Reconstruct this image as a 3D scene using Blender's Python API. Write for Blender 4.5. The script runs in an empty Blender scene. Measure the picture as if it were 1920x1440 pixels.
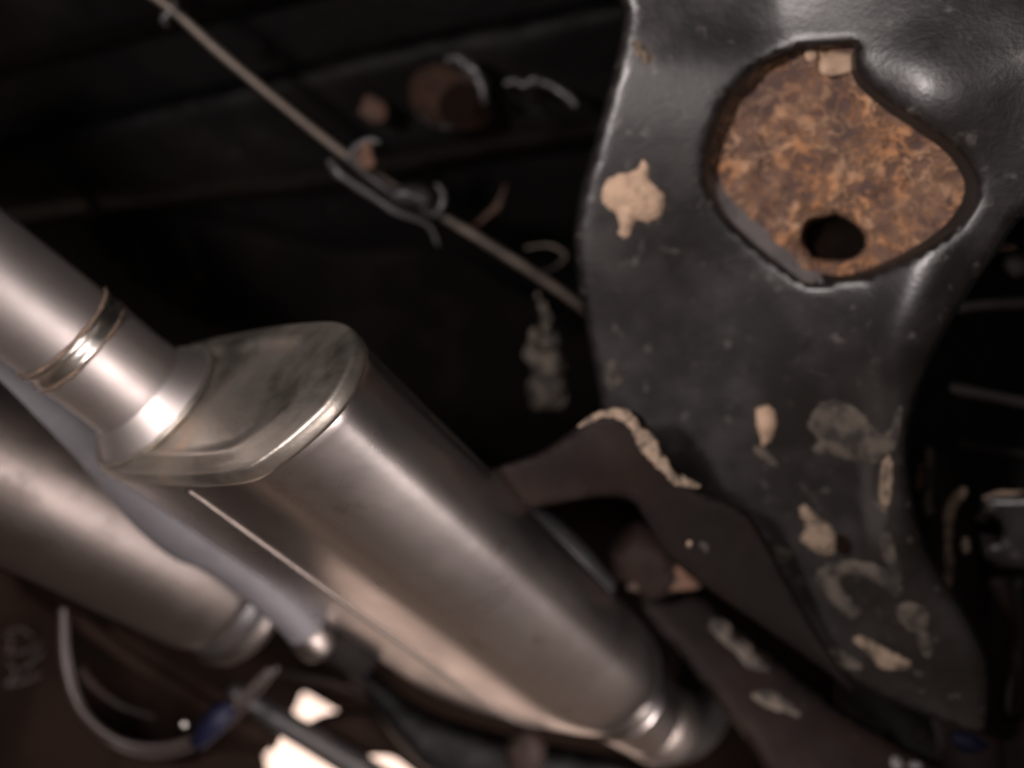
import bpy, bmesh, math, random
from mathutils import Vector, Matrix, noise
from mathutils.geometry import delaunay_2d_cdt
random.seed(7)
S = bpy.context.scene
C = S.collection
R = math.radians

# ------------------------------------------------------------ camera
CAM = Vector((0, 0, 0.25)); PITCH = R(50)
HF = R(60); FPX = 960 / math.tan(HF / 2)
cd = bpy.data.cameras.new('camera'); cam = bpy.data.objects.new('camera', cd); C.objects.link(cam)
cam.location = CAM; cam.rotation_euler = (R(90) + PITCH, 0, 0)
cd.angle = HF; cd.clip_start = 0.02; cd.clip_end = 200
cd.dof.use_dof = True; cd.dof.focus_distance = 0.50; cd.dof.aperture_fstop = 2.0
cd.lens = cd.lens
S.camera = cam
ROT = cam.rotation_euler.to_matrix()
VX, VY, VZ = ROT @ Vector((1, 0, 0)), ROT @ Vector((0, 1, 0)), ROT @ Vector((0, 0, -1))
def P(x, y, d):
    """point seen at photograph pixel x, y at distance d along the optical axis"""
    return CAM + VX * ((x - 960) / FPX * d) + VY * ((720 - y) / FPX * d) + VZ * d
def proj(p):
    q = p - CAM; d = q.dot(VZ)
    return 960 + q.dot(VX) / d * FPX, 720 - q.dot(VY) / d * FPX, d

# ------------------------------------------------------------ world and lamps
w = bpy.data.worlds.new('World'); S.world = w; w.use_nodes = True
bg = w.node_tree.nodes['Background']
bg.inputs['Color'].default_value = (1.0, 0.93, 0.90, 1); bg.inputs['Strength'].default_value = 0.03
def lamp(name, loc, target, size, energy, col, sy=None):
    l = bpy.data.lights.new(name, 'AREA'); l.energy = energy; l.color = col; l.shape = 'RECTANGLE'
    l.size = size; l.size_y = sy or size
    o = bpy.data.objects.new(name, l); C.objects.link(o); o.location = loc
    o.rotation_euler = (Vector(target) - Vector(loc)).to_track_quat('-Z', 'Y').to_euler()
    return o
aim = P(960, 720, 0.7)
lamp('work_lamp', CAM + VX * -0.35 + VY * 0.12 - VZ * 0.03, aim, 0.06, 6.6, (1.0, 0.90, 0.87))
# unseen strip light added along the exhaust for its long highlight
AX = (VX * (2526 - 960) + VY * (720 - 2490) + VZ * FPX).normalized()
def added_strip_light(name, c, long_axis, target, length, width, energy, col):
    o = lamp(name, c, target, length, energy, col, width)
    z = -(Vector(target) - c); z = (z - long_axis * z.dot(long_axis)).normalized(); x = long_axis.normalized(); y = z.cross(x)
    o.rotation_euler = Matrix((x, y, z)).transposed().to_euler(); o.data.spread = R(60)
    return o
added_strip_light('added_strip_light', CAM + AX * 0.70 + VX * -.055 + VY * -.045, AX, CAM + AX * .70 - VX * .60 + VY * .33 + VZ * .08, 0.84, .30, 3.1, (1.0, .88, .85))
lamp('fill_light', CAM + VX * .03 + VY * .04, aim, .03, .5, (1, .9, .87))  # weak unseen fill added near the camera to lift the dark parts
lamp('outdoor_light', (0, 2.7, 3.0), (0, 2.5, 0), 3.0, 90, (1, .93, .88), 1.6)
S.view_settings.view_transform = 'Standard'; S.view_settings.look = 'None'
S.view_settings.exposure = 0; S.view_settings.gamma = 1

# ------------------------------------------------------------ materials
def mat(name, base, rough=0.5, metal=0.0, c2=None, c3=None, scale=20, detail=5, lo=0.45, hi=0.6, lo3=0.6, hi3=0.7,
        scale3=60, bump=0.0, bscale=120, rvar=0.0, rough2=None, metal2=None, spec=0.5, kind='noise', bdist=0.002, stretch=None):
    m = bpy.data.materials.new(name); m.use_nodes = True
    nt = m.node_tree; b = nt.nodes['Principled BSDF']; N = nt.nodes.new; L = nt.links.new
    b.inputs['Base Color'].default_value = (*base, 1); b.inputs['Roughness'].default_value = rough
    b.inputs['Metallic'].default_value = metal; b.inputs['Specular IOR Level'].default_value = spec
    tc = N('ShaderNodeTexCoord'); src = tc.outputs['Object']
    if stretch:
        mp = N('ShaderNodeMapping'); mp.inputs['Rotation'].default_value = stretch[0]; mp.inputs['Scale'].default_value = stretch[1]
        L(src, mp.inputs['Vector']); src = mp.outputs['Vector']
    def nz(sc, det=detail, rg=0.6):
        n = N('ShaderNodeTexNoise'); n.inputs['Scale'].default_value = sc; n.inputs['Detail'].default_value = det
        n.inputs['Roughness'].default_value = rg; L(src, n.inputs['Vector']); return n.outputs['Fac']
    def ramp(v, a, c):
        r = N('ShaderNodeMapRange'); r.inputs['From Min'].default_value = a; r.inputs['From Max'].default_value = c
        L(v, r.inputs['Value']); return r.outputs['Result']
    colour = None; f = None
    if c2:
        f = ramp(nz(scale), lo, hi)
        mx = N('ShaderNodeMix'); mx.data_type = 'RGBA'; mx.inputs['A'].default_value = (*base, 1); mx.inputs['B'].default_value = (*c2, 1)
        L(f, mx.inputs['Factor']); colour = mx.outputs['Result']
        if rough2 is not None:
            r = N('ShaderNodeMapRange'); L(f, r.inputs['Value']); r.inputs['To Min'].default_value = rough; r.inputs['To Max'].default_value = rough2
            L(r.outputs['Result'], b.inputs['Roughness'])
        if metal2 is not None:
            r = N('ShaderNodeMapRange'); L(f, r.inputs['Value']); r.inputs['To Min'].default_value = metal; r.inputs['To Max'].default_value = metal2
            L(r.outputs['Result'], b.inputs['Metallic'])
    if c3:
        f3 = ramp(nz(scale3), lo3, hi3)
        mx = N('ShaderNodeMix'); mx.data_type = 'RGBA'; mx.inputs['B'].default_value = (*c3, 1)
        L(colour, mx.inputs['A']); L(f3, mx.inputs['Factor']); colour = mx.outputs['Result']
    if colour: L(colour, b.inputs['Base Color'])
    if rvar and rough2 is None:
        v = nz(35); r = N('ShaderNodeMapRange'); L(v, r.inputs['Value']); r.inputs['From Min'].default_value = .3; r.inputs['From Max'].default_value = .7
        r.inputs['To Min'].default_value = rough - rvar; r.inputs['To Max'].default_value = rough + rvar; L(r.outputs['Result'], b.inputs['Roughness'])
    if bump:
        bn = N('ShaderNodeBump'); bn.inputs['Strength'].default_value = bump; bn.inputs['Distance'].default_value = bdist
        L(nz(bscale), bn.inputs['Height']); L(bn.outputs['Normal'], b.inputs['Normal'])
    return m

M = {}
M['steel'] = mat('satin_steel', (.46, .425, .415), .27, 1.0, c2=(.40, .365, .35), scale=14, lo=.35, hi=.7, c3=(.33, .285, .26), scale3=38, lo3=.60, hi3=.76, bump=.08, bscale=45, rough2=.33)
M['steel2'] = mat('dull_steel', (.24, .21, .195), .44, 1.0, c2=(.19, .165, .15), scale=16, bump=.08, bscale=70, rough2=.5)
M['cap'] = mat('dusty_steel', (.36, .33, .295), .38, 1.0, c2=(.28, .25, .215), scale=14, lo=.4, hi=.7, rough2=.5, metal2=.85,
               c3=(.36, .275, .205), scale3=24, lo3=.60, hi3=.74, bump=.15, bscale=160)
M['weld'] = mat('rusty_weld', (.13, .09, .065), .75, .3, c2=(.08, .058, .045), scale=90, bump=.6, bscale=220)
M['pipesteel'] = mat('satin_pipe_steel', (.44, .40, .39), .47, 1.0, c2=(.38, .345, .33), scale=18, lo=.35, hi=.7, bump=.06, bscale=60, rough2=.54)
M['shaded_steel'] = mat('shaded_dark_steel', (.13, .113, .105), .42, 1.0, c2=(.10, .085, .078), scale=16, bump=.1, bscale=70, rough2=.52)  # darker steel colour stands in for the dimmer light on the second muffler
M['bright'] = mat('polished_weld', (.62, .60, .56), .28, 1.0, bump=.15, bscale=90)
M['bluegrey'] = mat('blue_grey_paint', (.05, .047, .052), .7, 0, c2=(.04, .038, .041), scale=25, bump=.1)
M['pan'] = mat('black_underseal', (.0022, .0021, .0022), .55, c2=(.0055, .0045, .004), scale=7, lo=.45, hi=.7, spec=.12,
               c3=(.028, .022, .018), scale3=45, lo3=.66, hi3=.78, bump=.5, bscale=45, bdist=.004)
M['black'] = mat('black_paint', (.012, .0115, .012), .42, c2=(.02, .017, .016), scale=18, bump=.3, bscale=80)
M['plate'] = mat('black_cast_metal', (.0105, .0092, .0088), .34, c2=(.019, .0165, .016), scale=22, lo=.42, hi=.62, rough2=.42,
                 c3=(.085, .075, .07), scale3=75, lo3=.61, hi3=.74, bump=.13, bscale=300, spec=.65)
M['arm'] = mat('brown_black_metal', (.010, .0075, .0068), .6, c2=(.016, .0105, .0088), scale=12, c3=(.04, .033, .027), scale3=70,
               lo3=.66, hi3=.78, bump=.3, bscale=110, spec=.08)
M['flange'] = mat('pale_grey_metal', (.20, .19, .19), .5, .1, c2=(.12, .115, .115), scale=25, bump=.3)  # grey brightened to carry the light on the cut-out's lower left wall
M['mud'] = mat('dried_mud', (.27, .20, .145), .95, c2=(.08, .062, .048), scale=85, lo=.45, hi=.62, bump=.8, bscale=260)
M['mudpale'] = mat('pale_dried_mud', (.56, .39, .275), .95, c2=(.38, .26, .18), scale=120, lo=.4, hi=.65, bump=.8, bscale=220)
M['muddark'] = mat('thin_mud_film', (.095, .078, .062), .9, c2=(.026, .022, .02), scale=60, lo=.44, hi=.58, bump=.6, bscale=200)
M['rustsmall'] = mat('brown_rust', (.11, .055, .034), .85, c2=(.05, .03, .022), scale=60, bump=.8, bscale=150)
M['rubber'] = mat('black_rubber', (.012, .012, .013), .6, bump=.2)
M['tube'] = mat('brown_cable_sheath', (.026, .02, .018), .45, .1, bump=.15)
M['rod'] = mat('dusty_brake_line', (.115, .092, .076), .5, .3, c2=(.065, .053, .045), scale=30, bump=.3)
M['panel'] = mat('brown_black_panel', (.012, .0075, .006), .8, c2=(.007, .005, .004), scale=9, spec=.0, bump=.4, bscale=60)
M['dead'] = mat('matt_black_shield', (.0035, .003, .0029), .8, c2=(.006, .005, .0045), scale=12, bump=.3, bscale=60, spec=.04)
M['blue'] = mat('dark_blue_plastic', (.003, .0035, .013), .55, spec=.15)
M['wire'] = mat('grey_wire', (.07, .067, .07), .4, .5, bump=.4)
M['ground'] = mat('concrete', (.16, .12, .095), .9, c2=(.12, .09, .07), scale=3)

m_ = bpy.data.materials.new('bright_daylight'); m_.use_nodes = True
m_.node_tree.nodes['Principled BSDF'].inputs['Base Color'].default_value = (0, 0, 0, 1)
m_.node_tree.nodes['Principled BSDF'].inputs['Emission Color'].default_value = (1, .71, .575, 1)
m_.node_tree.nodes['Principled BSDF'].inputs['Emission Strength'].default_value = 1.8
M['sky'] = m_
def rust_mat():
    m = bpy.data.materials.new('mottled_orange_rust'); m.use_nodes = True
    nt = m.node_tree; b = nt.nodes['Principled BSDF']; N = nt.nodes.new; L = nt.links.new
    tc = N('ShaderNodeTexCoord')
    def nz(sc, det, dist=0):
        n = N('ShaderNodeTexNoise'); n.inputs['Scale'].default_value = sc; n.inputs['Detail'].default_value = det
        n.inputs['Distortion'].default_value = dist; L(tc.outputs['Object'], n.inputs['Vector']); return n.outputs['Fac']
    def mth(op, p, q=None, val=None):
        n = N('ShaderNodeMath'); n.operation = op; L(p, n.inputs[0])
        if q is not None: L(q, n.inputs[1])
        if val is not None: n.inputs[1].default_value = val
        if op == 'MULTIPLY_ADD': n.inputs[2].default_value = -.5
        return n.outputs[0]
    # ridged noise gives wandering orange veins, plain noise gives blotches
    def step(v, a, c, lo=0.0, hi=1.0):
        m2 = N('ShaderNodeMapRange'); m2.interpolation_type = 'SMOOTHSTEP'; L(v, m2.inputs['Value'])
        m2.inputs['From Min'].default_value = a; m2.inputs['From Max'].default_value = c
        m2.inputs['To Min'].default_value = lo; m2.inputs['To Max'].default_value = hi; return m2.outputs['Result']
    def mix(f, p, q):
        m2 = N('ShaderNodeMix'); m2.data_type = 'RGBA'; L(f, m2.inputs['Factor'])
        for k, c in (('A', p), ('B', q)):
            if isinstance(c, tuple): m2.inputs[k].default_value = (*c, 1)
            else: L(c, m2.inputs[k])
        return m2.outputs['Result']
    worm = step(mth('ABSOLUTE', mth('SUBTRACT', nz(62, 1.5, .5), val=.5)), 0, .055, .85, 0)
    worm2 = step(mth('ABSOLUTE', mth('SUBTRACT', nz(105, 1, .3), val=.47)), 0, .05, .7, 0)
    blot = step(nz(88, 2.5, .2), .53, .66, 0, .9)
    big = step(nz(20, 2), .35, .62, .35, 1)
    s2 = mth('MULTIPLY', mth('MAXIMUM', mth('MAXIMUM', worm, worm2), blot), big)
    base = mix(step(nz(45, 3), .35, .65), (.085, .048, .040), (.19, .105, .066))
    class cr: outputs = {'Color': mix(s2, base, mix(step(nz(33, 2), .4, .6), (.44, .21, .095), (.50, .31, .19)))}
    L(cr.outputs['Color'], b.inputs['Base Color']); b.inputs['Roughness'].default_value = .85
    bn = N('ShaderNodeBump'); bn.inputs['Strength'].default_value = .8; bn.inputs['Distance'].default_value = .003
    L(s2, bn.inputs['Height']); L(bn.outputs['Normal'], b.inputs['Normal'])
    return m
M['rust'] = rust_mat()

# ------------------------------------------------------------ object helpers
def thing(name, label, cat, loc, group=None):
    o = bpy.data.objects.new(name, None); C.objects.link(o); o.location = loc; o.empty_display_size = .02
    o['label'] = label; o['category'] = cat
    if group: o['group'] = group
    return o
def obj(name, verts, faces, m, parent=None, smooth=True, label=None, cat=None, kind=None, thick=0, group=None, sub=0):
    base = parent.matrix_local.translation if parent and parent.parent is None else None
    if parent is None: base = sum(verts, Vector()) / len(verts)
    elif parent.parent is not None: base = parent.parent.location + parent.location
    else: base = parent.location
    base = Vector(base)
    me = bpy.data.meshes.new(name); me.from_pydata([v - base for v in verts], [], faces)
    me.materials.append(M[m]); me.update()
    if smooth:
        me.polygons.foreach_set('use_smooth', [True] * len(me.polygons))
    o = bpy.data.objects.new(name, me); C.objects.link(o)
    if parent: o.parent = parent
    else: o.location = base
    if thick:
        s = o.modifiers.new('solid', 'SOLIDIFY'); s.thickness = thick; s.offset = -1
    if sub:
        s = o.modifiers.new('sub', 'SUBSURF'); s.levels = sub; s.render_levels = sub
    if label: o['label'] = label
    if cat: o['category'] = cat
    if kind: o['kind'] = kind
    if group: o['group'] = group
    return o
def spline(pts, n=6, closed=True):
    """Catmull-Rom through the points (tuples of any length)"""
    out = []; k = len(pts); d = len(pts[0])
    rng = range(k) if closed else range(k - 1)
    for i in rng:
        if closed: p = [pts[(i + j - 1) % k] for j in range(4)]
        else: p = [pts[max(0, min(k - 1, i + j - 1))] for j in range(4)]
        for s in range(n):
            t = s / n
            out.append(tuple(.5 * (2 * p[1][c] + (p[2][c] - p[0][c]) * t + (2 * p[0][c] - 5 * p[1][c] + 4 * p[2][c] - p[3][c]) * t * t
                     + (3 * p[1][c] - p[0][c] - 3 * p[2][c] + p[3][c]) * t ** 3) for c in range(d)))
    if not closed: out.append(tuple(pts[-1]))
    return out
def tube(path, rad, seg=14, caps=True, lump=0, noi=60):
    """verts and faces of a tube along world points; rad number or list"""
    n = len(path); vs = []; fs = []
    rr = rad if isinstance(rad, (list, tuple)) else [rad] * n
    t0 = (path[1] - path[0]).normalized(); up = t0.orthogonal().normalized()
    for i, p in enumerate(path):
        t = (path[min(i + 1, n - 1)] - path[max(i - 1, 0)]).normalized()
        up = (up - t * up.dot(t)).normalized(); sd = t.cross(up)
        for k in range(seg):
            a = 2 * math.pi * k / seg; q = (up * math.cos(a) + sd * math.sin(a))
            r = rr[i]
            if lump: r *= 1 + lump * noise.noise((p + q * r) * noi)
            vs.append(p + q * r)
    for i in range(n - 1):
        for k in range(seg):
            a = i * seg + k; b = i * seg + (k + 1) % seg
            fs.append((a, b, b + seg, a + seg))
    if caps: fs.append(tuple(range(seg))[::-1]); fs.append(tuple((n - 1) * seg + k for k in range(seg)))
    return vs, fs
def ptube(pts, rpx, n=6, seg=14, lump=0, noi=60, caps=True):
    """tube through (x, y, depth[, rpx]) photograph points"""
    pts = [tuple(p) if len(p) == 4 else (*p, rpx) for p in pts]
    sp = spline(pts, n, False) if len(pts) > 2 or n > 1 else pts
    return tube([P(*q[:3]) for q in sp], [q[3] * q[2] / FPX for q in sp], seg, caps, lump, noi)
def loft(rings, closed=True, cap0=False, cap1=False):
    k = len(rings[0]); vs = [v for r in rings for v in r]; fs = []
    for i in range(len(rings) - 1):
        for j in range(k if closed else k - 1):
            a = i * k + j; b = i * k + (j + 1) % k
            fs.append((a, b, b + k, a + k))
    if cap0: fs.append(tuple(range(k))[::-1])
    if cap1: fs.append(tuple((len(rings) - 1) * k + j for j in range(k)))
    return vs, fs
def join(*parts):
    vs = []; fs = []
    for v, f in parts:
        o = len(vs); vs += v; fs += [tuple(i + o for i in t) for t in f]
    return vs, fs
def iplane(*anc):
    """depth function d(x, y) of the plane through three (x, y, depth) photograph points"""
    (x0, y0, a), (x1, y1, b), (x2, y2, c) = [(x, y, 1 / d) for x, y, d in anc]
    det = (x1 - x0) * (y2 - y0) - (x2 - x0) * (y1 - y0)
    gx = ((b - a) * (y2 - y0) - (c - a) * (y1 - y0)) / det
    gy = ((x1 - x0) * (c - a) - (x2 - x0) * (b - a)) / det
    return lambda x, y: 1 / (a + gx * (x - x0) + gy * (y - y0))
def inpoly(x, y, poly):
    c = False; j = len(poly) - 1
    for i in range(len(poly)):
        xi, yi = poly[i]; xj, yj = poly[j]
        if (yi > y) != (yj > y) and x < (xj - xi) * (y - yi) / (yj - yi) + xi: c = not c
        j = i
    return c
def edist(x, y, poly):
    m = 1e9; k = len(poly)
    for i in range(k):
        ax, ay = poly[i]; bx, by = poly[(i + 1) % k]
        dx, dy = bx - ax, by - ay; l = dx * dx + dy * dy
        t = 0 if l == 0 else max(0, min(1, ((x - ax) * dx + (y - ay) * dy) / l))
        m = min(m, (x - ax - t * dx) ** 2 + (y - ay - t * dy) ** 2)
    return math.sqrt(m)
def sheet(outline, holes, depth, grid=16, roll=0, rollr=20, sn=4, hroll=None, hrollr=None, noi=0, nscale=30, smoothed=True):
    """pressed sheet: outline (photograph pixels) triangulated with inner points, laid at depth(x, y), edges rolled back"""
    out = spline(outline, sn) if smoothed else list(outline)
    hs = [spline(h, sn) for h in holes]
    pts = list(out); edges = [(i, (i + 1) % len(out)) for i in range(len(out))]
    for h in hs:
        b = len(pts); pts += h; edges += [(b + i, b + (i + 1) % len(h)) for i in range(len(h))]
    xs = [p[0] for p in out]; ys = [p[1] for p in out]
    y = min(ys) + grid / 2; row = 0
    loops = [out] + hs
    hr = roll if hroll is None else hroll
    while y < max(ys):
        x = min(xs) + (grid / 2 if row % 2 else 0)
        while x < max(xs):
            if inpoly(x, y, out) and not any(inpoly(x, y, h) for h in hs):
                if min(edist(x, y, l) for l in loops) > grid * .3: pts.append((x, y))
            x += grid
        y += grid * .87; row += 1
    v, e, f, *_ = delaunay_2d_cdt([Vector(p) for p in pts], edges, [], 0, 1e-4)
    fs = []
    for t in f:
        cx = sum(v[i].x for i in t) / len(t); cy = sum(v[i].y for i in t) / len(t)
        if inpoly(cx, cy, out) and not any(inpoly(cx, cy, h) for h in hs): fs.append(tuple(t))
    vs = []
    for q in v:
        d = depth(q.x, q.y)
        e0 = edist(q.x, q.y, out)
        if roll and e0 < rollr: d += roll * (1 - math.sqrt(max(0, 1 - (1 - e0 / rollr) ** 2)))
        for h in hs:
            e1 = edist(q.x, q.y, h)
            if hr and e1 < (hrollr or rollr): d += hr * (1 - math.sqrt(max(0, 1 - (1 - e1 / (hrollr or rollr)) ** 2)))
        if noi: d += noi * noise.fractal(P(q.x, q.y, d) * nscale, .6, 2, 3)
        vs.append(P(q.x, q.y, d))
    # winding towards the camera
    if fs:
        a, b, c = [vs[i] for i in fs[0][:3]]
        if (b - a).cross(c - a).dot(CAM - a) < 0: fs = [t[::-1] for t in fs]
    used = sorted({i for t in fs for i in t}); mp = {i: k for k, i in enumerate(used)}
    return [vs[i] for i in used], [tuple(mp[i] for i in t) for t in fs]
def patch(outline, depth, h=.0022, grid=8, sn=4):
    """thin lump of dried mud lying on a sheet: domed and uneven"""
    out = spline(outline, sn + 3)
    jit = [(x + 4.5 * noise.noise(Vector((x * .11, y * .11, 1))), y + 4.5 * noise.noise(Vector((x * .11, y * .11, 7)))) for x, y in out]
    def dd(x, y):
        e = edist(x, y, jit)
        return depth(x, y) + .0008 - h * min(1, e / 9) * (1 + .5 * noise.noise(Vector((x * .08, y * .08, 3))))
    return sheet(jit, [], dd, grid=grid, smoothed=False)
def blob(c, r, sc=(1, 1, 1), lump=.25, n=10, nz=90):
    vs = []; fs = []
    for i in range(n + 1):
        th = math.pi * i / n
        for j in range(2 * n):
            ph = math.pi * j / n
            q = Vector((math.sin(th) * math.cos(ph) * sc[0], math.sin(th) * math.sin(ph) * sc[1], math.cos(th) * sc[2]))
            q = VX * q.x + VY * q.y + VZ * q.z
            vs.append(c + q * r * (1 + lump * noise.noise((c + q * r) * nz)))
    for i in range(n):
        for j in range(2 * n):
            a = i * 2 * n + j; b = i * 2 * n + (j + 1) % (2 * n)
            fs.append((a, a + 2 * n, b + 2 * n, b))
    return vs, fs
def ell(cx, cy, rx, ry, rot=0, n=16, s=1):
    c, si = math.cos(R(rot)), math.sin(R(rot))
    return [(cx + s * (rx * math.cos(a) * c - ry * math.sin(a) * si), cy + s * (rx * math.cos(a) * si + ry * math.sin(a) * c))
            for a in [2 * math.pi * k / n for k in range(n)]]

# ------------------------------------------------------------ setting
def quadbox(x0, x1, y0, y1, z0, z1):
    v = [Vector((x, y, z)) for x in (x0, x1) for y in (y0, y1) for z in (z0, z1)]
    return v, [(0, 1, 3, 2), (4, 6, 7, 5), (0, 4, 5, 1), (2, 3, 7, 6), (0, 2, 6, 4), (1, 5, 7, 3)]
v = [Vector((x, y, 0)) for x, y in ((-40, -40), (40, -40), (40, 40), (-40, 40))]
obj('ground', v, [(0, 1, 2, 3)], 'ground', kind='structure', smooth=False)
v = [Vector((x, 3.6, z)) for x, z in ((-1.9, .6), (.5, .6), (.5, 3.2), (-1.9, 3.2))]
obj('sky', v, [(0, 1, 2, 3)], 'sky', kind='structure', smooth=False)   # the blown-out daylight beyond the car
# floor pan of the vehicle: a level sheet 0.98 m up
ZP = 1.28
def zpan(x, y, z=ZP):
    ray = P(x, y, 1) - CAM
    return (z - CAM.z) / ray.z
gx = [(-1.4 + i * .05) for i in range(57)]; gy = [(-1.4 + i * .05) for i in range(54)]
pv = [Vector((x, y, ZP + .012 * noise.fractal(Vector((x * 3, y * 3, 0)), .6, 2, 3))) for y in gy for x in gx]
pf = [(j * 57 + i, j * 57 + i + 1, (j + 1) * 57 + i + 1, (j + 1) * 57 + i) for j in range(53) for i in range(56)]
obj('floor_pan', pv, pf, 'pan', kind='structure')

# rear valance behind everything at the foot of the picture, with the daylight opening
dv = iplane((0, 1100, 1.25), (1900, 1100, 1.25), (900, 1500, 1.22))
t = sheet([(-500, 900), (2400, 900), (2400, 1900), (-500, 1900)],
          [[(570, 1300), (600, 1316), (632, 1334), (700, 1372), (775, 1420), (900, 1475), (1500, 1480), (1560, 1700), (1000, 1820), (300, 1820), (380, 1600), (470, 1455), (527, 1380), (545, 1350), (560, 1318)]],
          dv, grid=60, roll=.004, rollr=14, smoothed=False, sn=3)
obj('rear_valance', *t, 'panel', thick=.003, cat='body panel', label='brown black body panel at the foot of the picture with bright openings through it')
# raised casting marks on a brown side panel
ds = iplane((0, 1150, .95), (300, 1200, 1.05), (100, 1440, .98))
sp = thing('side_panel', 'dull brown panel with faint raised marks at the lower left corner', 'panel', P(60, 1300, .97))
sv = sheet([(-200, 1020), (-10, 1050), (60, 1110), (110, 1150), (130, 1250), (170, 1340), (240, 1400), (330, 1425), (420, 1400), (470, 1400), (500, 1440), (440, 1540), (-200, 1560)],
           [], ds, grid=22, roll=.006, rollr=18)
obj('panel_sheet', *sv, 'panel', sp, thick=.003)
for q in ([(12, 1185), (40, 1180), (60, 1195)], [(10, 1222), (45, 1222), (78, 1205)], [(12, 1190), (22, 1205), (12, 1222)],
          [(8, 1285), (45, 1278), (80, 1262)], [(14, 1240), (30, 1262), (10, 1283)], [(42, 1258), (62, 1240), (80, 1222)]):
    obj('raised_mark', *ptube([(x, y, ds(x, y) - .001) for x, y in q], 2.2, 4, 8), 'tube', sp)

# cross members and ribs of the pan
def member(name, label, cat, outline, z0, m='pan', roll=.03, rr=40, noi=.004, grid=24, extra=None, holes=()):
    f = lambda x, y: zpan(x, y, z0) + (extra(x, y) if extra else 0)
    t = sheet(outline, holes, f, grid=grid, roll=roll, rollr=rr, noi=noi, nscale=14)
    return obj(name, *t, m, thick=.004, label=label, cat=cat), f
cm, fcm = member('cross_member', 'black pressed beam crossing under the floor at the upper left', 'beam',
    [(-300, 340), (0, 262), (300, 185), (520, 130), (720, 78), (960, 30), (1250, -20), (1400, 60), (1350, 230), (1100, 262), (860, 300), (640, 345), (380, 372), (120, 402), (-300, 470)], 1.20)
member('floor_beam', 'black beam along the top edge of the picture', 'beam',
    [(-300, 180), (0, 135), (300, 60), (600, -10), (900, -60), (900, -300), (-300, -300)], 1.22)
member('heat_shield', 'black curved shield above the silver muffler', 'shield',
    [(180, 400), (420, 420), (640, 470), (820, 470), (1000, 560), (1200, 700), (1300, 900), (1500, 1300), (1150, 1300), (900, 1000), (700, 700), (420, 640), (230, 520)], 1.2, m='dead', roll=.004, rr=30)
for i, q in enumerate(([(250, 440), (275, 500), (285, 560)], [(330, 430), (360, 470), (372, 520)], [(70, 300), (140, 350), (190, 400)])):
    o = obj('pressed_rib', *ptube([(x, y, zpan(x, y, 1.19) - .0) for x, y in q], 10, 5, 10, lump=.4), 'pan', cat='rib', group='ribs pressed into the floor',
        label=['short black rib nearest the upper left pipe', 'short black rib above the muffler cap', 'slanting black rib near the left edge'][i])

# ------------------------------------------------------------ main muffler
VP = (2526, 2490)
A = (VX * (VP[0] - 960) + VY * (720 - VP[1]) + VZ * FPX).normalized()
CC = P(430, 770, .60)
def onsec(x, y, off=0.0):
    """photograph pixel thrown onto the muffler's cross-section plane"""
    r = (P(x, y, 1) - CAM)
    t = ((CC + A * off) - CAM).dot(A) / r.dot(A)
    return CAM + r * t
rim = [(187, 850), (196, 884), (235, 897), (300, 902), (380, 903), (462, 893), (520, 860), (580, 812), (630, 762), (664, 706), (679, 655), (668, 625), (635, 612), (560, 616), (480, 628), (400, 645), (320, 668), (250, 710), (205, 770), (188, 815)]
RP = spline(rim, 6)
R3 = [onsec(*p) for p in RP]; CEN = sum(R3, Vector()) / len(R3)
mf = thing('exhaust_muffler', 'large satin steel muffler with welded end cap across the middle of the picture', 'muffler', CEN)
e1 = VX - A * VX.dot(A); e1.normalize(); e2 = A.cross(e1)
# direction of the upper shell side (towards upper right of the picture)
NU = (VX * .64 + VY * .77); NU = (NU - A * NU.dot(A)).normalized()
L_ = .485
def shell_ring(t, k, sh=0.0, kk=None):
    out = []
    for p in R3:
        q = p - CEN
        out.append(CEN + q * k + A * t + NU * sh)
    return out
T0 = .345
rings = [shell_ring(.0, .985), shell_ring(.004, .993), shell_ring(.012, .99), shell_ring(.02, .985)]
for i in range(1, 7): rings.append(shell_ring(.02 + (T0 - .02) * i / 6, .985))
for i in range(1, 17):
    u = i / 16
    k = .985 * (1 - .62 * (1 - math.sqrt(max(0, 1 - (u) ** 2.8))))
    rings.append(shell_ring(T0 + (L_ - T0) * u, k, .012 * u * u))
obj('shell', *loft(rings, cap1=True), 'steel', mf)
# rolled rim lip round the cap
lip = []
ro = len(R3)
lv = []; lf = []
prof = [(.985, .006), (.999, .006), (1.005, .003), (1.005, -.001), (1.0, -.004), (.990, -.0055), (.975, -.006)]
obj('rim_lip', *loft([shell_ring(a, k) for k, a in prof]), 'cap', mf)
# end cap: pressed face
prof = [(.976, -.006), (.94, -.0068), (.90, -.0072), (.85, -.0080), (.80, -.0092), (.76, -.0094), (.71, -.0080), (.66, -.0062), (.60, -.006), (.2, -.006)]
obj('end_cap', *loft([shell_ring(a, k) for k, a in prof], cap1=True), 'cap', mf)
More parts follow.
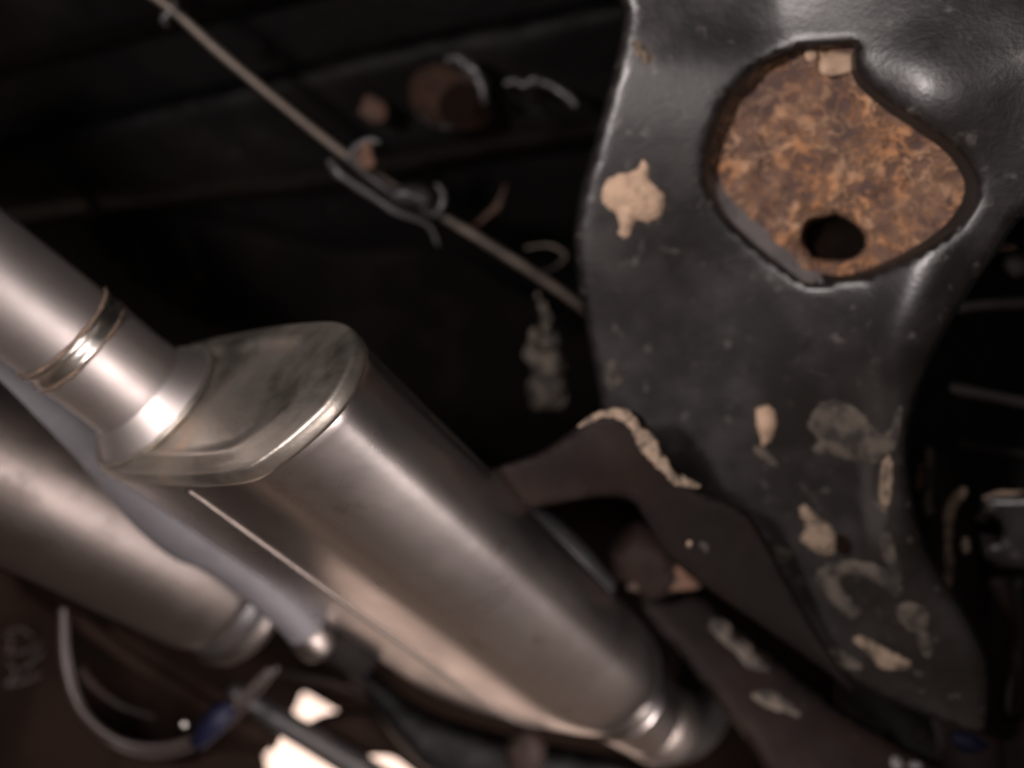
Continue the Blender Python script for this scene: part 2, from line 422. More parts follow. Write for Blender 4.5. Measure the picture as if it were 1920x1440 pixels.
# pipe axis
QF = onsec(300, 763, -.004)
def circ(c, r, n=48): return [c + (e1 * math.cos(2 * math.pi * k / n) + e2 * math.sin(2 * math.pi * k / n)) * r for k in range(n)]
def t_at(px):      # distance along -A from QF whose projected x is px
    lo, hi = 0, .6
    for _ in range(50):
        m_ = (lo + hi) / 2
        if proj(QF - A * m_)[0] > px: lo = m_
        else: hi = m_
    return lo
dQ = proj(QF)[2]; RPIPE = 106 * (dQ - .03) / FPX
tn = t_at(255)
neck = []
for i in range(13):
    u = i / 12
    r = RPIPE * (1.37 - .37 * u ** .92)
    neck.append(circ(QF - A * (tn * u + .004 * (1 - u)), r))
obj('neck_cone', *loft(neck), 'pipesteel', mf)
tr = t_at(150)
obj('neck_pipe', *loft([circ(QF - A * (tn + (tr - tn) * u), RPIPE * k) for u, k in ((-.02, 1.01), (0, 1.0), (.3, .985), (.7, .985), (1, 1.0))]), 'pipesteel', mf)
# joint ring with rusty weld each side
tw = t_at(118)
obj('joint_ring', *loft([circ(QF - A * (tr + (tw - tr) * u), RPIPE * k) for u, k in ((-.05, .99), (.1, 1.03), (.3, 1.0), (.5, .985), (.7, 1.0), (.9, 1.03), (1.05, .98))]), 'bright', mf)
for tt in (tr, tw):
    pth = circ(QF - A * tt, RPIPE * .997, 40); pth.append(pth[0])
    obj('weld_bead', *tube(pth, .0014, 8, False, 1.1, 500), 'weld', mf)
# inlet pipe runs on past the left edge of the picture
obj('inlet_pipe', *loft([circ(QF - A * (tw + (.62 - tw) * u * .5), RPIPE * (.975 - .12 * u)) for u in [i / 12 for i in range(13)]]), 'pipesteel', mf)
# weld between cone and cap
wl = [QF - A * .004 + (e1 * math.cos(a) + e2 * math.sin(a)) * RPIPE * 1.36 for a in [2 * math.pi * k / 60 for k in range(61)]]
obj('weld_bead', *tube(wl, .0026, 8, False, .6, 300), 'cap', mf)
# lengthwise folded seam
def seam(px, py, half=.0022, h=.0016):
    j = min(range(len(RP)), key=lambda i: (RP[i][0] - px) ** 2 + (RP[i][1] - py) ** 2)
    vs = []; rr_ = []
    for ring in rings[2:-5]:
        p = ring[j]; tg = (ring[j + 1] - ring[j - 1]).normalized(); nm = tg.cross(A)
        if nm.dot(p - CEN) < 0 and nm.dot(CAM - p) < 0: nm = -nm
        if nm.dot(CAM - p) < 0: nm = -nm
        rr_.append([p - tg * half * 1.3 - nm * .001, p - tg * half + nm * h, p + tg * half + nm * h, p + tg * half * 1.3 - nm * .001])
    return loft(rr_)
obj('seam', *seam(330, 902), 'steel2', mf)
# tail end: collar and outlet pipe
pe = [(1165, 1300, .85, 92), (1205, 1335, .87, 78), (1245, 1358, .895, 68), (1285, 1352, .925, 64), (1318, 1305, .96, 60), (1325, 1220, 1.0, 56)]
obj('outlet_pipe', *ptube(pe, 1, 6, 30), 'steel', mf)
pe2 = [(1212, 1338, .873, 72), (1220, 1343, .877, 79), (1240, 1356, .89, 76), (1250, 1360, .897, 66)]
obj('pipe_collar', *ptube(pe2, 1, 6, 30), 'steel2', mf)
bl = join(*[blob(P(x, y, d), r, (1.6, 1, 1), .4, 6, 200) for x, y, d, r in ((905, 888, .66, .003), (908, 905, .662, .004), (900, 925, .665, .003), (905, 950, .668, .003))])
obj('hanger_weld', *bl, 'steel2', mf)

# ------------------------------------------------------------ second muffler, lower left
m2 = thing('second_muffler', 'dull round steel muffler with a rolled end at the lower left', 'muffler', P(220, 1100, .8))
VP2 = (2450, 2200)
A2 = (VX * (VP2[0] - 960) + VY * (720 - VP2[1]) + VZ * FPX).normalized()
f1 = (VX - A2 * VX.dot(A2)).normalized(); f2 = A2.cross(f1)
E2 = P(405, 1088, .84); R2 = 134 * .84 / FPX
def circ2(c, r, n=56): return [c + (f1 * math.cos(2 * math.pi * k / n) + f2 * math.sin(2 * math.pi * k / n)) * r for k in range(n)]
obj('shell', *loft([circ2(E2 - A2 * a, R2 * k) for a, k in ((.6, 1.02), (.4, 1.02), (.2, 1.01), (.05, 1.0), (.01, 1.0), (0, .985), (-.003, .95))]), 'shaded_steel', m2)
obj('end_band', *loft([circ2(E2 - A2 * a, R2 * k) for a, k in ((.0, .9), (-.004, .955), (-.03, .95), (-.036, .90))]), 'black', m2)
obj('rolled_rim', *loft([circ2(E2 - A2 * a, R2 * k) for a, k in ((-.024, .94), (-.026, 1.0), (-.034, 1.02), (-.042, .99), (-.044, .93), (-.04, .85), (-.03, .8), (-.03, .2))], cap1=True), 'shaded_steel', m2)

# ------------------------------------------------------------ blue grey pipe between them
gp = thing('grey_pipe', 'blue grey pipe squeezed between the two mufflers', 'pipe', P(300, 980, .74))
obj('pipe_body', *ptube([(-120, 640, .66, 75), (60, 755, .69, 72), (200, 850, .715, 70), (300, 935, .73, 68), (365, 995, .742, 62), (410, 1030, .75, 47), (480, 1085, .76, 42), (540, 1140, .775, 40), (578, 1185, .785, 38)], 1, 6, 28), 'bluegrey', gp)
obj('pipe_end', *ptube([(572, 1178, .783, 36), (578, 1186, .785, 40), (592, 1202, .789, 40), (600, 1212, .792, 36), (596, 1207, .791, 28), (590, 1200, .79, 26)], 1, 4, 28), 'shaded_steel', gp)
obj('rubber_mount', *ptube([(620, 1190, .80, 40), (650, 1215, .81, 42), (690, 1245, .82, 30)], 1, 5, 20, lump=.2), 'dead', cat='rubber mount', label='dark rubber mount under the belly of the large muffler')

# ------------------------------------------------------------ brake line with clip and bracket
bl_ = thing('brake_line', 'thin dusty metal line running diagonally across the black floor', 'pipe', P(700, 320, .82))
obj('line_tube', *ptube([(180, -70, .74, 9), (300, 0, .76, 9.5), (420, 105, .78, 9.5), (540, 205, .80, 8), (650, 292, .82, 9), (740, 352, .83, 9), (820, 400, .84, 8), (900, 448, .85, 9), (1000, 512, .86, 9), (1085, 572, .87, 8), (1160, 640, .89, 8)], 1, 6, 12, lump=.08), 'rod', bl_)
obj('line_clip', *ptube([(330, 5, .765, 6), (312, 28, .765, 8), (308, 42, .77, 7), (318, 48, .775, 4)], 1, 5, 10, lump=.4, noi=200), 'wire', bl_)
lb = thing('line_bracket', 'hooked black bracket holding the thin line near the centre top', 'bracket', P(700, 330, .81))
obj('bracket_bar', *ptube([(618, 300, .80, 7), (632, 322, .80, 10), (655, 340, .802, 8), (700, 368, .81, 8), (740, 395, .815, 7), (800, 420, .83, 5), (822, 462, .84, 3)], 1, 6, 12, lump=.3, noi=120), 'wire', lb)
obj('bracket_bar', *ptube([(664, 305, .80, 10), (690, 330, .805, 9), (730, 358, .81, 9), (780, 385, .818, 8), (815, 405, .825, 7)], 1, 6, 12, lump=.2, noi=120), 'black', lb)
obj('hook', *ptube([(664, 308, .80, 9), (660, 290, .80, 8), (672, 272, .80, 7), (695, 262, .80, 6), (712, 268, .80, 5)], 1, 6, 12, lump=.2, noi=120), 'wire', lb)
obj('hook', *ptube([(815, 405, .825, 6), (828, 385, .82, 7), (830, 362, .82, 7), (818, 345, .82, 5)], 1, 6, 12, lump=.2, noi=120), 'wire', lb)
obj('rust_patch', *join(blob(P(688, 278, .80), .006, (1, 1.2, .5), .4), blob(P(684, 300, .80), .0085, (1.1, 1.1, .5), .4)), 'rustsmall', lb)
obj('cushion', *blob(P(768, 368, .812), .014, (1.5, .8, .7), .3), 'black', lb)

# small things on the floor
o = obj('rusty_bolt', *join(blob(P(700, 206, .92), .014, (1, 1, .6), .3)), 'rustsmall', cat='bolt', label='small round rusty bolt head left of the open pipe stub')
st = thing('pipe_stub', 'open pipe stub with rusty inside on the black floor', 'pipe', P(835, 185, .9))
def eloft(specs, n=36):
    return loft([[P(x, y, d) for x, y in ell(cx, cy, rx, ry, ro_, n)] for cx, cy, rx, ry, ro_, d in specs])
obj('rusty_wall', *eloft([(830, 180, 66, 58, 30, .885), (838, 184, 64, 55, 30, .895), (862, 196, 56, 46, 30, .92), (885, 205, 40, 34, 30, .945)]), 'rustsmall', st)
obj('stub_core', *eloft([(868, 200, 46, 46, 0, .922), (870, 202, 30, 30, 0, .923), (870, 202, 2, 2, 0, .924)]), 'panel', st)
obj('worn_rim', *ptube([(835, 112, .88, 6), (862, 112, .88, 10), (888, 135, .88, 13), (904, 165, .88, 11), (908, 195, .885, 6)], 1, 6, 12, lump=.6, noi=160), 'wire', st)
obj('collar', *ptube([(775, 200, .895, 3), (795, 222, .895, 5), (822, 236, .9, 4), (860, 240, .9, 2)], 1, 6, 10, lump=.5, noi=160), 'black', st)
wr = thing('twisted_wire', 'twisted bare grey wire end beside the edge of the black casting', 'wire', P(1010, 170, .88))
obj('strand', *ptube([(946, 158, .88, 5), (965, 152, .878, 7), (980, 160, .878, 5), (1000, 150, .876, 8), (1020, 155, .876, 6), (1040, 163, .875, 8), (1062, 180, .874, 9), (1082, 198, .874, 8)], 1, 5, 10, lump=.4, noi=150), 'wire', wr)
obj('strand', *ptube([(948, 160, .885, 3), (965, 182, .885, 3), (990, 200, .885, 4), (1015, 210, .885, 6), (1030, 204, .885, 3)], 1, 5, 10, lump=.4, noi=150), 'pan', wr)
lf_ = sheet([(878, 426), (900, 408), (922, 388), (936, 366), (948, 345), (946, 368), (938, 392), (920, 405), (900, 420)], [], lambda x, y: .905, grid=8, roll=.003, rollr=8)
obj('rust_streak', *lf_, 'rustsmall', thick=.0006, cat='streak', label='thin rusty orange sliver beside the lower run of the thin line')  # rust streak built as a thin raised blade
gk = [blob(P(1010 + random.gauss(0, 10) + (y - 560) * .13, y, .87 + random.uniform(-.01, .01)), random.uniform(.004, .009) * (.6 + (y - 540) / 170), (1, 1.2, .8), .7, 6, 160)
      for y in [555, 575, 595, 615, 630, 645, 655, 665, 675, 685, 690, 700, 710, 715, 725, 735, 745, 700, 680, 720, 740, 730, 690, 665]]
obj('dirt_clump', *join(*gk), 'muddark', cat='dirt', label='crumbly wet clump of dirt hanging in the dark below the thin line')
obj('thin_wire', *ptube([(985, 465, .89, 3), (1030, 460, .89, 3), (1060, 478, .885, 4), (1045, 498, .88, 3), (1015, 512, .868, 3)], 1, 6, 8), 'rod', cat='wire', label='thin bent wire looping off the lower run of the thin line')

# ------------------------------------------------------------ big black casting, right
b0 = iplane((1100, 400, .70), (1900, 300, .56), (1500, 1300, .74))
def g(x, y, cx, cy, sx, sy, rot=0):
    c, s = math.cos(R(rot)), math.sin(R(rot)); dx, dy = x - cx, y - cy
    a = (dx * c + dy * s) / sx; b = (-dx * s + dy * c) / sy
    return math.exp(-(a * a + b * b))
def sm(e0, e1_, v): v = max(0, min(1, (v - e0) / (e1_ - e0))); return v * v * (3 - 2 * v)
GA, GB = -4.0e-5, -0.8e-5
def dpl(x, y):
    d = b0(x, y)
    gl = g(x, y, 1712, 182, 120, 105)
    d += gl * (GA * (x - 1712) + GB * (y - 182)) - .0070 * g(x, y, 1722, 178, 120, 92, 38)   # swelling at the upper right of the hole
    tl = max(0, 1480 - x); d -= 1.15e-4 * tl * tl / (tl + 80)
    tu = max(0, 130 - y); d += 0.6e-4 * tu * tu / (tu + 60)
    d -= .006 * g(x, y, 1900, 60, 260, 200)
    d += .005 * g(x, y, 1400, 40, 220, 110)
    d -= .012 * g(x, y, 1700, 600, 70, 200, 25)
    d -= .012 * g(x, y, 1680, 900, 40, 180)
    d += .012 * g(x, y, 1560, 880, 90, 200)
    d += .012 * g(x, y, 1300, 600, 160, 260)
    return d
hole = [(1605, 82), (1560, 84), (1490, 92), (1425, 122), (1372, 175), (1338, 245), (1322, 325), (1342, 385), (1392, 440), (1455, 492), (1512, 530), (1580, 524), (1655, 503), (1735, 465), (1795, 425), (1830, 375), (1828, 330), (1795, 280), (1740, 238), (1675, 195), (1618, 150), (1603, 115)]
out = [(1178, -120), (1172, 20), (1150, 130), (1118, 250), (1090, 350), (1077, 430), (1079, 500), (1092, 580), (1112, 680), (1130, 770), (1170, 860), (1200, 950), (1260, 1040), (1330, 1100), (1420, 1160), (1520, 1230), (1620, 1292), (1720, 1335), (1832, 1372), (1852, 1330), (1848, 1240), (1818, 1165), (1776, 1095), (1740, 1030), (1716, 960), (1704, 880), (1705, 800), (1735, 700), (1775, 620), (1820, 545), (1870, 475), (1930, 400), (2100, 330), (2200, -120)]
cs = thing('axle_casting', 'big black casting with a teardrop cut-out showing rust, filling the right of the picture', 'casting', P(1450, 500, .66))
v_, f_ = sheet(out, [hole], dpl, grid=17, roll=.007, rollr=20, hroll=.002, hrollr=10, noi=.0003, nscale=30)
obj('casting_wall', v_, f_, 'plate', cs, thick=.006)
back = [(1600, 88), (1560, 90), (1495, 98), (1430, 126), (1378, 178), (1345, 245), (1335, 320), (1385, 365), (1430, 405), (1470, 445), (1506, 500), (1575, 516), (1650, 495), (1722, 458), (1775, 418), (1806, 370), (1804, 332), (1774, 287), (1720, 247), (1658, 205), (1606, 158), (1594, 115)]
hf, hb = spline(hole, 4), spline(back, 4)
fr = []
for u in (0, .25, .5, .75, 1):
    fr.append([P(a[0] + (b[0] - a[0]) * u, a[1] + (b[1] - a[1]) * u, dpl(*a) + .0095 + .012 * u) for a, b in zip(hf, hb)])
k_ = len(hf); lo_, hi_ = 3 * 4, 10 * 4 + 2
obj('hole_flange', *loft([[r_[i % k_] for i in range(hi_, lo_ + k_ + 1)] for r_ in fr], closed=False), 'black', cs)  # shadow of the right wall put into its black colour
obj('lit_flange', *loft([[r_[i] for i in range(lo_, hi_ + 1)] for r_ in fr], closed=False), 'flange', cs, label='lower left side of the cut-out, its lit tone put into the grey')  # same wall, with the light falling on it put into the grey
rp = thing('rusted_plate', 'mottled orange rusted plate seen through the teardrop cut-out', 'plate', P(1570, 300, .7))
drp = lambda x, y: dpl(x, y) + .023 + .016 * g(x, y, 1560, 445, 50, 36)
v_, f_ = sheet([(1620, 60), (1480, 70), (1390, 120), (1335, 200), (1310, 320), (1350, 420), (1430, 500), (1520, 550), (1680, 520), (1800, 450), (1840, 360), (1800, 260), (1680, 150)],
    [[(1512, 430), (1535, 412), (1570, 408), (1600, 424), (1620, 450), (1610, 474), (1575, 484), (1535, 480), (1512, 462)]], drp, grid=11, roll=0, hroll=.02, rollr=14, noi=.004, nscale=70)
obj('rusted_face', v_, f_, 'rust', rp, thick=.002)
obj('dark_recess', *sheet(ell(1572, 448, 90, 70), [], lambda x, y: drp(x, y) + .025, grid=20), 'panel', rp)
obj('rust_scale', *join(blob(P(1572, 122, dpl(1572, 122) + .018), .0085, (1.5, .9, .5), .4), blob(P(1520, 104, dpl(1520, 104) + .020), .005, (1, 1, .5), .4)), 'mudpale', rp, label='pale orange flake of rust')
def mud(pts, parent, fn, m='mud', h=.0025, label=None):
    return obj('mud_patch', *patch(pts, fn, h), m, parent, label=label)
fp = lambda x, y: dpl(x, y) - .001
mud([(1183, 78), (1196, 76), (1212, 90), (1226, 108), (1222, 120), (1208, 118), (1192, 100)], cs, fp, 'mud')
mud([(1194, 318), (1204, 300), (1214, 312), (1216, 335), (1232, 352), (1245, 375), (1240, 400), (1222, 416), (1200, 414), (1188, 418), (1182, 436), (1170, 446), (1160, 436), (1162, 412), (1148, 396), (1131, 380), (1130, 352), (1148, 332), (1172, 324)], cs, fp, 'mudpale', .004, label='pale star shaped splat of mud')
mud([(1140, 682), (1160, 676), (1176, 688), (1168, 706), (1156, 722), (1146, 734), (1138, 720)], cs, fp, 'muddark')
mud([(1418, 768), (1436, 760), (1452, 772), (1454, 800), (1446, 822), (1434, 834), (1424, 818), (1418, 792)], cs, fp, 'mudpale', .004, label='small pale upright fleck of mud')
mud([(1412, 838), (1432, 842), (1450, 858), (1462, 872), (1444, 872), (1420, 856)], cs, fp, 'muddark')
mud([(1530, 765), (1560, 750), (1600, 762), (1630, 790), (1650, 815), (1672, 800), (1682, 765), (1692, 770), (1686, 820), (1674, 850), (1640, 868), (1600, 862), (1550, 852), (1520, 845), (1535, 825), (1515, 800)], cs, fp, 'muddark', .003, label='wide thin smear of mud with a curled right edge')
mud([(1660, 850), (1672, 862), (1674, 900), (1666, 950), (1654, 956), (1648, 920), (1652, 875)], cs, fp, 'mud', .003)
mud([(1498, 955), (1512, 948), (1530, 968), (1555, 985), (1568, 1010), (1565, 1035), (1545, 1040), (1520, 1028), (1500, 1008), (1512, 990)], cs, fp, 'mud', .004)
mud([(1440, 1035), (1462, 1024), (1488, 1038), (1470, 1055), (1456, 1058)], cs, fp, 'muddark')
mud([(1528, 1085), (1545, 1062), (1600, 1050), (1660, 1068), (1690, 1100), (1680, 1120), (1640, 1090), (1590, 1078), (1572, 1092), (1590, 1120), (1612, 1145), (1600, 1158), (1570, 1140), (1545, 1110)], cs, fp, 'muddark', .003, label='hook shaped smear of mud')
mud([(1650, 1010), (1668, 1000), (1680, 1040), (1692, 1078), (1680, 1085), (1660, 1050)], cs, fp, 'muddark')
mud([(1680, 1140), (1710, 1128), (1738, 1145), (1742, 1170), (1726, 1188), (1700, 1180)], cs, fp, 'muddark')
mud([(1600, 1200), (1612, 1192), (1650, 1212), (1690, 1230), (1708, 1246), (1680, 1256), (1650, 1250), (1630, 1228)], cs, fp, 'mud', .002)
mud([(1552, 1218), (1580, 1222), (1615, 1248), (1600, 1256), (1575, 1248)], cs, fp, 'muddark')
mud([(1418, 540), (1440, 528), (1480, 524), (1520, 522), (1524, 530), (1490, 538), (1450, 546), (1424, 548)], cs, lambda x, y: dpl(x, y) + .004, 'muddark')
mud([(1720, 1190), (1736, 1184), (1748, 1210), (1744, 1232), (1730, 1226)], cs, fp, 'muddark')

obj('bolt_hole', *sheet(ell(1580, 1022, 15, 22, -35, 12), [], lambda x, y: dpl(x, y) - .0012, grid=8), 'panel', cs, label='small dark hole beside the mud')

# ------------------------------------------------------------ hanger arm from the muffler to the lower right
d1 = iplane((910, 900, .672), (1250, 860, .645), (1590, 1290, .70))
ha = thing('hanger_arm', 'dark brown arm with a muddy shoulder reaching from the large muffler under the casting', 'arm', P(1200, 900, .66))
ho = [(903, 884), (950, 868), (1010, 848), (1060, 815), (1100, 786), (1145, 768), (1190, 772), (1215, 796), (1240, 838), (1268, 882), (1300, 912), (1352, 935), (1400, 960), (1440, 1020), (1475, 1085), (1520, 1165), (1560, 1230), (1600, 1296), (1510, 1232), (1415, 1165), (1322, 1100), (1252, 1040), (1205, 968), (1180, 938), (1120, 932), (1050, 944), (990, 955), (940, 968), (912, 990), (898, 940)]
def dha(x, y): return d1(x, y) - .012 * g(x, y, 1150, 860, 120, 60, -10) - .004 * g(x, y, 1450, 1150, 200, 50, 40)
obj('arm_plate', *sheet(ho, [], dha, grid=15, roll=.005, rollr=16, noi=.0015, nscale=25), 'arm', ha, thick=.006)
obj('mud_crust', *ptube([(1085, 800, .645, 4), (1115, 782, .638, 7), (1145, 774, .634, 9), (1170, 778, .632, 12), (1184, 790, .631, 13), (1194, 806, .631, 11), (1210, 824, .631, 17), (1224, 846, .631, 15), (1238, 866, .632, 13), (1254, 886, .633, 9), (1266, 898, .634, 10), (1284, 904, .635, 9), (1300, 908, .636, 7), (1312, 912, .637, 4)], 1, 5, 12, lump=.55, noi=230), 'mud', ha)
mud([(1168, 790), (1182, 786), (1194, 800), (1190, 814), (1176, 812)], ha, lambda x, y: dha(x, y) + .002, 'mud')
mud([(1282, 1010), (1294, 1008), (1300, 1022), (1290, 1028)], ha, dha, 'mud')
mud([(1306, 1016), (1324, 1014), (1334, 1028), (1320, 1036)], ha, dha, 'muddark')
# bushing behind
bu = thing('rubber_bushing', 'brown rusty round bushing tucked between the muffler and the arm', 'bushing', P(1200, 1040, .78))
obj('rusty_sleeve', *ptube([(1170, 1010, .77, 40), (1195, 1032, .775, 58), (1215, 1050, .78, 62), (1240, 1068, .79, 55), (1260, 1080, .80, 30)], 1, 5, 26, lump=.15, noi=60), 'arm', bu)
obj('rusty_flange', *sheet([(1178, 1092), (1215, 1062), (1262, 1050), (1300, 1080), (1312, 1104), (1240, 1110), (1182, 1108)], [], lambda x, y: .76, grid=12, roll=.006, rollr=10), 'rustsmall', bu, thick=.004)
# second arm below
d3 = iplane((1200, 1120, .80), (1500, 1280, .78), (1400, 1430, .74))
ar = thing('lower_arm', 'dark brown arm with dried mud patches at the bottom right of the muffler', 'arm', P(1400, 1280, .78))
obj('arm_plate', *sheet([(1192, 1108), (1250, 1112), (1305, 1106), (1340, 1135), (1400, 1185), (1480, 1250), (1580, 1330), (1700, 1400), (1900, 1520), (1700, 1620), (1480, 1520), (1420, 1420), (1340, 1310), (1270, 1220), (1215, 1165)], [], d3, grid=18, roll=.010, rollr=24, noi=.002), 'arm', ar, thick=.006)
mud([(1328, 1170), (1345, 1160), (1368, 1172), (1378, 1195), (1400, 1205), (1420, 1232), (1452, 1258), (1440, 1266), (1400, 1250), (1365, 1215), (1340, 1200)], ar, d3, 'muddark', .003)
mud([(1398, 1300), (1425, 1292), (1460, 1298), (1485, 1318), (1512, 1345), (1490, 1345), (1450, 1335), (1415, 1318)], ar, d3, 'muddark', .003)
mud([(1528, 1366), (1540, 1362), (1546, 1376), (1534, 1380)], ar, d3, 'mud')

# ------------------------------------------------------------ right edge: dark bay with ribs, struts, block
dk = iplane((1700, 700, .86), (1920, 700, .84), (1800, 1200, .86))
bay = thing('inner_panel', 'black ribbed panel in the gap at the right edge', 'panel', P(1820, 750, .86))
obj('panel_back', *sheet([(1600, 350), (2150, 300), (2150, 1650), (1560, 1650)], [], dk, grid=40, smoothed=False), 'pan', bay, thick=.004)
for q, r, m_ in (([(1790, 578, .83), (1850, 570, .825), (1930, 566, .82), (2000, 564, .82)], 9, 'flange'), ([(1782, 726, .83), (1850, 740, .825), (1930, 756, .82), (2000, 770, .82)], 9, 'flange'), ([(1800, 828, .83), (1850, 840, .825), (1930, 852, .82)], 6, 'black')):
    obj('rib', *ptube(q, r, 5, 10, lump=.3, noi=80), m_, bay)
obj('grey_bolt', *blob(P(1905, 500, .80), .010, (1, 1, .6), .3), 'flange', cat='bolt', label='grey bolt head at the right edge under the swelling of the casting')
obj('rust_chip', *blob(P(1880, 464, .62), .005, (1.8, .7, .5), .4), 'rustsmall', cat='rust flake', label='small rust flake at the right edge of the casting')
sd = thing('strut', 'grey black upright strut with mud streaks right of the casting', 'strut', P(1780, 1100, .76))
obj('strut_body', *ptube([(1760, 840, .80, 36), (1765, 950, .79, 48), (1775, 1080, .78, 60), (1790, 1200, .77, 62), (1815, 1360, .76, 60), (1830, 1460, .76, 55)], 1, 6, 24, lump=.12, noi=30), 'arm', sd)
obj('mud_streak', *ptube([(1806, 918, .745, 9), (1792, 936, .742, 12), (1780, 960, .74, 9), (1778, 1010, .738, 7), (1780, 1060, .738, 8), (1776, 1100, .738, 7)], 1, 6, 10, lump=.5, noi=180), 'mud', sd)
obj('mud_streak', *ptube([(1742, 840, .765, 6), (1744, 890, .76, 6), (1740, 940, .757, 6), (1742, 965, .755, 9)], 1, 6, 10, lump=.5, noi=180), 'muddark', sd)
obj('mud_streak', *ptube([(1728, 870, .765, 5), (1726, 900, .76, 6), (1724, 918, .757, 4)], 1, 6, 10, lump=.5, noi=180), 'rustsmall', sd)
obj('mud_streak', *ptube([(1812, 1010, .742, 5), (1808, 1025, .74, 9), (1810, 1038, .74, 5)], 1, 6, 10, lump=.5, noi=180), 'mud', sd)
d5 = iplane((1840, 950, .74), (1920, 950, .72), (1880, 1050, .74))
bx = thing('mount_block', 'grey black mounting block with a round hole at the right edge', 'bracket', P(1890, 1000, .74))
obj('block_face', *sheet([(1838, 940), (1850, 926), (1900, 924), (2050, 928), (2050, 1060), (1900, 1070), (1855, 1060), (1838, 1030)], [ell(1855, 992, 20, 20, 0, 14)], d5, grid=14, roll=.010, rollr=14), 'plate', bx, thick=.012)
obj('mud_edge', *ptube([(1845, 936, .735, 4), (1870, 926, .732, 5), (1910, 925, .73, 5), (1960, 928, .73, 5)], 1, 5, 10, lump=.5, noi=180), 'mud', bx)
for q in ([(1862, 1080, .78, 30), (1868, 1180, .78, 34), (1850, 1290, .78, 30)], [(1905, 1080, .80, 14), (1905, 1200, .80, 16), (1900, 1340, .80, 14)]):
    o = obj('upright_tube', *ptube(q, 1, 6, 18, lump=.1), 'arm' if q[0][3] > 20 else 'plate', cat='tube', label='thick dark brown upright tube under the mounting block' if q[0][3] > 20 else 'thin black upright tube at the right edge under the mounting block')
obj('blue_clip', *ptube([(1785, 1380, .74, 10), (1815, 1390, .74, 22), (1850, 1392, .74, 16)], 1, 5, 16), 'blue', cat='clip', label='dark blue plastic clip below the tip of the casting')
obj('corner_block', *sheet([(1862, 1350), (1900, 1340), (2050, 1345), (2050, 1560), (1880, 1560), (1850, 1430)], [], lambda x, y: .74, grid=18, roll=.01, rollr=14), 'arm', thick=.01, cat='block', label='plain dark brown block in the lower right corner')
for q, r in (([(1660, 1380, .82), (1700, 1420, .82), (1760, 1470, .82)], 14), ([(1720, 1370, .83), (1790, 1420, .83), (1880, 1470, .83)], 12)):
    obj('hose', *ptube(q, r, 6, 14, lump=.2), 'arm', cat='hose', label='short dark hose crossing the bottom edge, %s one' % ('left' if r == 14 else 'right'))
obj('bolt_end', *join(blob(P(1676, 1432, .76), .008, (1, 1, .7), .3), blob(P(1712, 1436, .76), .006, (1.4, .8, .7), .3)), 'flange', cat='bolt', label='grey bolt end at the bottom edge below the arms')

# ------------------------------------------------------------ lower left: cable loop, clip, bars by the daylight
lp = thing('cable_loop', 'brown double cable looping down below the round muffler', 'cable', P(260, 1350, .85))
c1 = [(118, 1140), (118, 1190), (122, 1250), (145, 1320), (190, 1370), (240, 1395), (300, 1400), (355, 1385), (420, 1340), (470, 1290), (506, 1255)]
obj('cable', *ptube([(x, y, .86, 7.5) for x, y in c1], 1, 6, 12), 'tube', lp)
c2 = [(124, 1160), (126, 1220), (140, 1290), (170, 1350), (215, 1396), (270, 1415), (325, 1412), (385, 1388), (450, 1335), (520, 1250)]
obj('cable', *ptube([(x, y, .875, 5.5) for x, y in c2], 1, 6, 12), 'tube', lp)
obj('cable_clip', *ptube([(372, 1392, .855, 16), (388, 1370, .85, 22), (410, 1345, .85, 24), (432, 1322, .855, 16)], 1, 5, 16), 'blue', lp, label='dark blue clip round the double cable')
obj('ball_end', *blob(P(345, 1358, .85), .0034, (1, 1, 1), .1), 'bright', cat='ball', label='tiny bright ball end inside the cable loop')
obj('lever', *ptube([(150, 1255, .88, 8), (165, 1275, .88, 9), (185, 1295, .88, 6), (230, 1325, .89, 5), (290, 1345, .9, 5)], 1, 6, 12, lump=.3), 'arm', cat='lever', label='thin dark lever inside the cable loop')
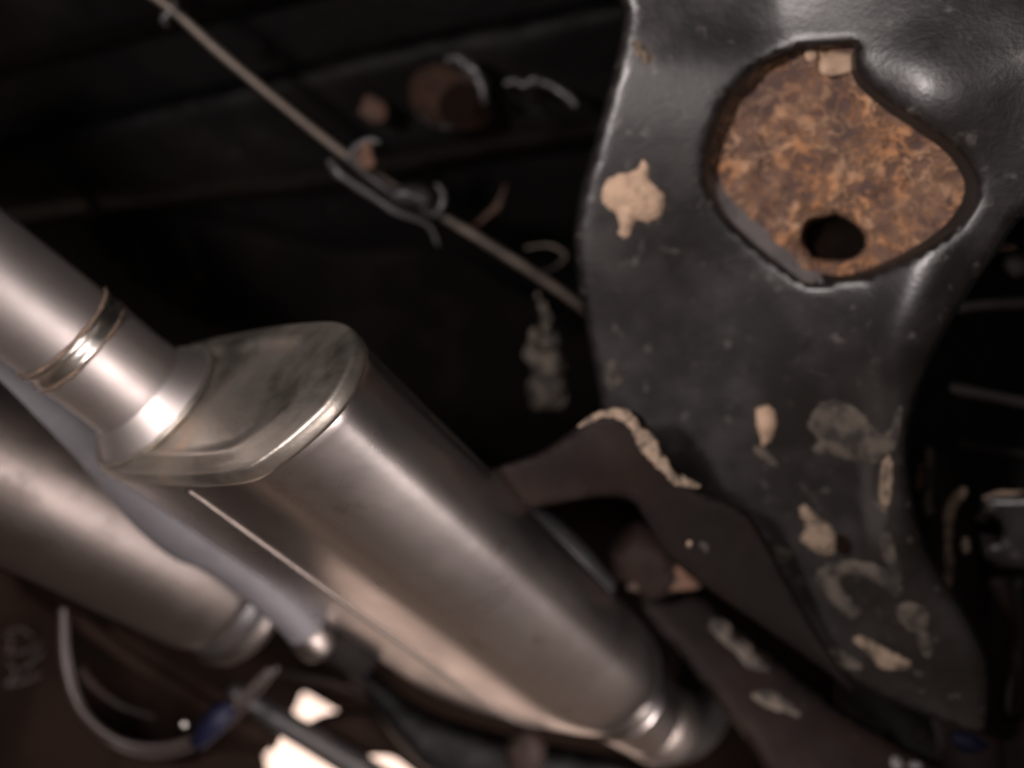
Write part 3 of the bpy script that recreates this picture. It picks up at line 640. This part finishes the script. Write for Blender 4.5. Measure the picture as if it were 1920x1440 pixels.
for i, (q, r) in enumerate((([(130, 1150, .9), (250, 1240, .9), (380, 1320, .9), (520, 1395, .9)], 13), ([(200, 1180, .93), (330, 1260, .93), (470, 1345, .93)], 12))):
    obj('rod', *ptube(q, r, 6, 14, lump=.1), 'panel', cat='rod', label=['thick dark rod slanting through the cable loop', 'dark rod slanting above the cable loop, behind the thicker one'][i])
# slanting bar and rounded bracket between the bright openings
obj('slanting_bar', *ptube([(430, 1295, .95, 20), (560, 1372, .95, 24), (650, 1425, .95, 26), (740, 1482, .95, 27)], 1, 6, 18, lump=.04), 'black', cat='bar', label='black bar slanting between the bright openings')
dbk = lambda x, y: 1.0
obj('rounded_bracket', *sheet([(572, 1362), (588, 1348), (612, 1338), (640, 1334), (700, 1330), (800, 1350), (880, 1420), (900, 1475), (820, 1480), (772, 1446), (730, 1418), (664, 1418), (640, 1405), (585, 1385)], [], dbk, grid=16, roll=.02, rollr=22, sn=3), 'panel', thick=.01, cat='bracket', label='dark bracket with a rounded corner beside the bright openings')
obj('edge_strip', *ptube([(520, 1258, .98, 5), (570, 1270, .975, 6), (630, 1284, .97, 7), (680, 1305, .965, 6), (725, 1335, .96, 4)], 1, 6, 10, lump=.3), 'arm', cat='strip', label='thin brown strip just above the bright openings')
obj('edge_strip', *ptube([(655, 1270, .95, 5), (690, 1295, .95, 7), (730, 1325, .95, 4)], 1, 6, 10, lump=.3), 'arm', cat='strip', label='short brown strip below the belly of the large muffler')
# dark linkage under the muffler
d6 = iplane((700, 1300, .93), (1100, 1400, .92), (900, 1500, .9))
obj('under_bracket', *sheet([(640, 1230), (700, 1260), (800, 1330), (920, 1370), (1060, 1400), (1200, 1430), (1300, 1468), (1150, 1485), (900, 1480), (790, 1440), (720, 1360), (680, 1300)], [], d6, grid=22, roll=.03, rollr=30, noi=.006), 'pan', thick=.006, cat='bracket', label='black bracket in the shade under the large muffler')
obj('brown_boss', *blob(P(985, 1410, .88), .021, (1, 1.2, .7), .2), 'arm', cat='boss', label='brown round boss at the bottom edge under the muffler')
obj('black_hose', *ptube([(960, 960, .74, 30), (1010, 990, .745, 34), (1070, 1040, .755, 34), (1130, 1110, .77, 30)], 1, 6, 20, lump=.1), 'rubber', cat='hose', label='black hose between the muffler and the dark arm')
